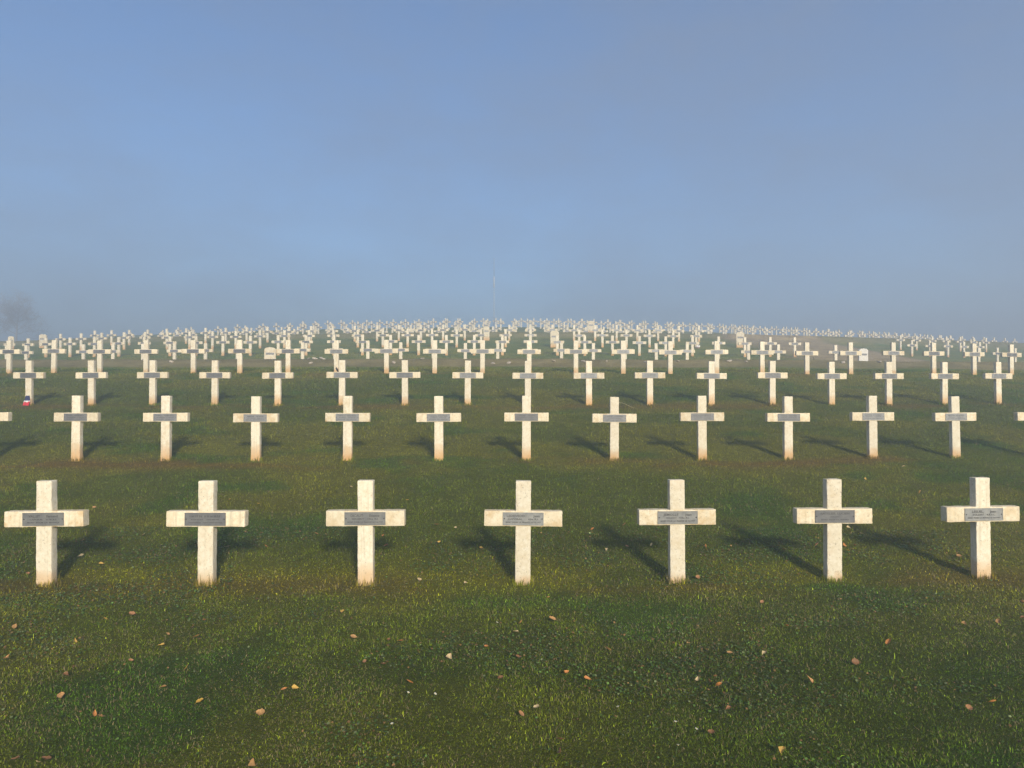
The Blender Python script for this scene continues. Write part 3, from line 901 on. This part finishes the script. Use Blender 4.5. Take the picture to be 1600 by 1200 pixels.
# ------------------------------------------------------------------ bare tree and mast in the fog
def bare_tree(x, y, H):
    r = random.Random(4); z = hz(x, y)
    root = empty('bare_tree', (x, y, z - .1)); tag(root, 'bare leafless tree fading into the fog at the left edge', 'tree')
    trunk, crown = MB(), MB()

    def limb(mb, p, d, L, rad, n, bend, up):
        pts = [p]; q = p.copy(); dd = d / np.linalg.norm(d)
        for k in range(n):
            dd = dd + np.array([r.gauss(0, bend), r.gauss(0, bend), r.gauss(up, bend)]); dd /= np.linalg.norm(dd)
            q = q + dd * L / n; pts.append(q.copy())
        mb.tube(pts, [max(.007, rad * (1 - .8 * k / n)) for k in range(n + 1)], 6 if rad > .03 else 3, cap=False)
        return pts, dd

    def grow(p, d, L, rad, lev):
        pts, dd = limb(crown, p, d, L, rad, 5, .13, .02)
        if lev == 4: return
        for k in range((9, 8, 7, 6)[lev]):
            i = r.randint(1, 5); e = np.array([r.gauss(0, 1), r.gauss(0, 1), r.gauss(.15, .8)]); e /= np.linalg.norm(e)
            nd = dd * .55 + e * .75
            grow(pts[i], nd, L * r.uniform(.45, .68), rad * .45, lev + 1)
    tp, _ = limb(trunk, np.array([0, 0, 0.]), np.array([0, 0, 1.]), H * .72, H * .022, 8, .035, .05)
    for k in range(13):
        i = 2 + k % 7; a = k * 2.4 + r.uniform(-.4, .4); el = r.uniform(.15, .7) + .06 * i
        grow(tp[i], np.array([math.cos(a), math.sin(a), el]), H * (.50 - .025 * i), H * .008, 1)
    bark = simple('grey_bark', (.20, .18, .165), .9)
    link('trunk', trunk.mesh('trunk', bark, True), root); link('crown', crown.mesh('crown', bark, True), root)


bare_tree(-71.0, 108.0, 6.5)


def mast(x, y):
    z = hz(x, y); root = empty('mast', (x, y, z - .1)); tag(root, 'tall thin grey mast rising into the fog from the hilltop', 'mast')
    pale = simple('pale_paint', (.27, .30, .35), .6)
    m = MB(); m.tube([(0, 0, 0), (0, 0, 4.7)], [.045, .038], 10); m.tube([(0, 0, 0), (0, 0, .12)], [.16, .15], 10); link('pole', m.mesh('pole', pale, True), root)
    m = MB(); m.tube([(0, 0, 4.65), (0, 0, 4.7), (0, 0, 5.9), (0, 0, 6.0)], [.05, .08, .08, .05], 10); link('sleeve', m.mesh('sleeve', simple('grey_metal', (.32, .35, .40), .5, .2), True), root)
    m = MB(); m.tube([(0, 0, 6.0), (0, 0, 8.1)], [.036, .026], 8); link('rod', m.mesh('rod', simple('dark_steel', (.22, .25, .30), .5, .2), True), root)


mast(-2.05, 86.0)

grass = grow_grass()
tag(grass, 'short mown autumn grass with straw blades and mossy patches', 'grass', None, 'stuff')

# ------------------------------------------------------------------ haze, sky, sun, camera
m = MB(); m.box(-500, 500, -100, 520, -12, 19)
hm = bpy.data.materials.new('haze'); hm.use_nodes = True; nt = hm.node_tree
nt.nodes.remove(nt.nodes['Principled BSDF'])
vol = nt.nodes.new('ShaderNodeVolumePrincipled')
vol.inputs['Color'].default_value = (.72, .80, .95, 1); vol.inputs['Density'].default_value = .0125; vol.inputs['Anisotropy'].default_value = .38
nt.links.new(vol.outputs[0], nt.nodes['Material Output'].inputs['Volume'])
haze = link('haze', m.mesh('haze', hm)); tag(haze, kind='stuff')

SUN_EL, SUN_AZ = 21.0, 15.4      # the sun stands behind the viewer, to the right
w = bpy.data.worlds.new('World'); SC.world = w; w.use_nodes = True
nt = w.node_tree; bg = nt.nodes['Background']
sky = nt.nodes.new('ShaderNodeTexSky'); sky.sky_type = 'NISHITA'; sky.sun_disc = False
sky.sun_elevation = math.radians(SUN_EL); sky.sun_rotation = math.radians(180 - SUN_AZ)
sky.air_density = 1.0; sky.dust_density = .6; sky.ozone_density = 5.0
# thin high veil of cloud, thickest to the right
tcw = N(nt, 'ShaderNodeTexCoord')
mpw = N(nt, 'ShaderNodeMapping'); mpw.inputs['Scale'].default_value = (1.6, 1.2, 3.6); mpw.inputs['Location'].default_value = (.7, .2, .4)
nt.links.new(tcw.outputs['Generated'], mpw.inputs['Vector'])
nw = N(nt, 'ShaderNodeTexNoise', Scale=1.9, Detail=6.0, Roughness=.6); nt.links.new(mpw.outputs[0], nw.inputs['Vector'])
sx = N(nt, 'ShaderNodeSeparateXYZ'); nt.links.new(tcw.outputs['Generated'], sx.inputs[0])
veil = math_(nt, 'ADD', math_(nt, 'MULTIPLY', math_(nt, 'SUBTRACT', nw.outputs['Fac'], .40), 2.4), math_(nt, 'ADD', math_(nt, 'MULTIPLY', math_(nt, 'ABSOLUTE', sx.outputs['X']), .45), math_(nt, 'MULTIPLY', sx.outputs['X'], .25)), clamp=True)
nt.links.new(mix(nt, math_(nt, 'MULTIPLY', veil, .62), sky.outputs[0], (1.55, 1.92, 2.6, 1)), bg.inputs['Color']); bg.inputs['Strength'].default_value = .084

sl = bpy.data.lights.new('sun', 'SUN'); sl.energy = 5.0; sl.angle = math.radians(6.5); sl.color = (1.0, .90, .73)
so = bpy.data.objects.new('sun', sl); COL.objects.link(so)
from mathutils import Vector
a, e = math.radians(SUN_AZ), math.radians(SUN_EL)
so.rotation_euler = Vector((-math.sin(a) * math.cos(e), math.cos(a) * math.cos(e), -math.sin(e))).to_track_quat('-Z', 'Y').to_euler()
so.location = (20, -40, 20)

cam = bpy.data.cameras.new('camera'); cam.sensor_width = 36; cam.lens = 36 * 1180 / 1600; cam.clip_start = .05; cam.clip_end = 3000
co = bpy.data.objects.new('camera', cam); COL.objects.link(co)
co.location = (0, 0, EYE); co.rotation_euler = (math.radians(90) + math.atan(24 / 1180), 0, 0)
SC.camera = co

SC.view_settings.view_transform = 'Standard'; SC.view_settings.look = 'None'
SC.view_settings.exposure = 0.84; SC.view_settings.gamma = 1; SC.view_settings.use_curve_mapping = False
SC.cycles.max_bounces = 5; SC.cycles.diffuse_bounces = 3; SC.cycles.glossy_bounces = 2; SC.cycles.transmission_bounces = 2
SC.cycles.volume_bounces = 1; SC.cycles.transparent_max_bounces = 4
SC.cycles.use_denoising = True; SC.cycles.denoising_prefilter = 'NONE'
SC.cycles.adaptive_threshold = .006
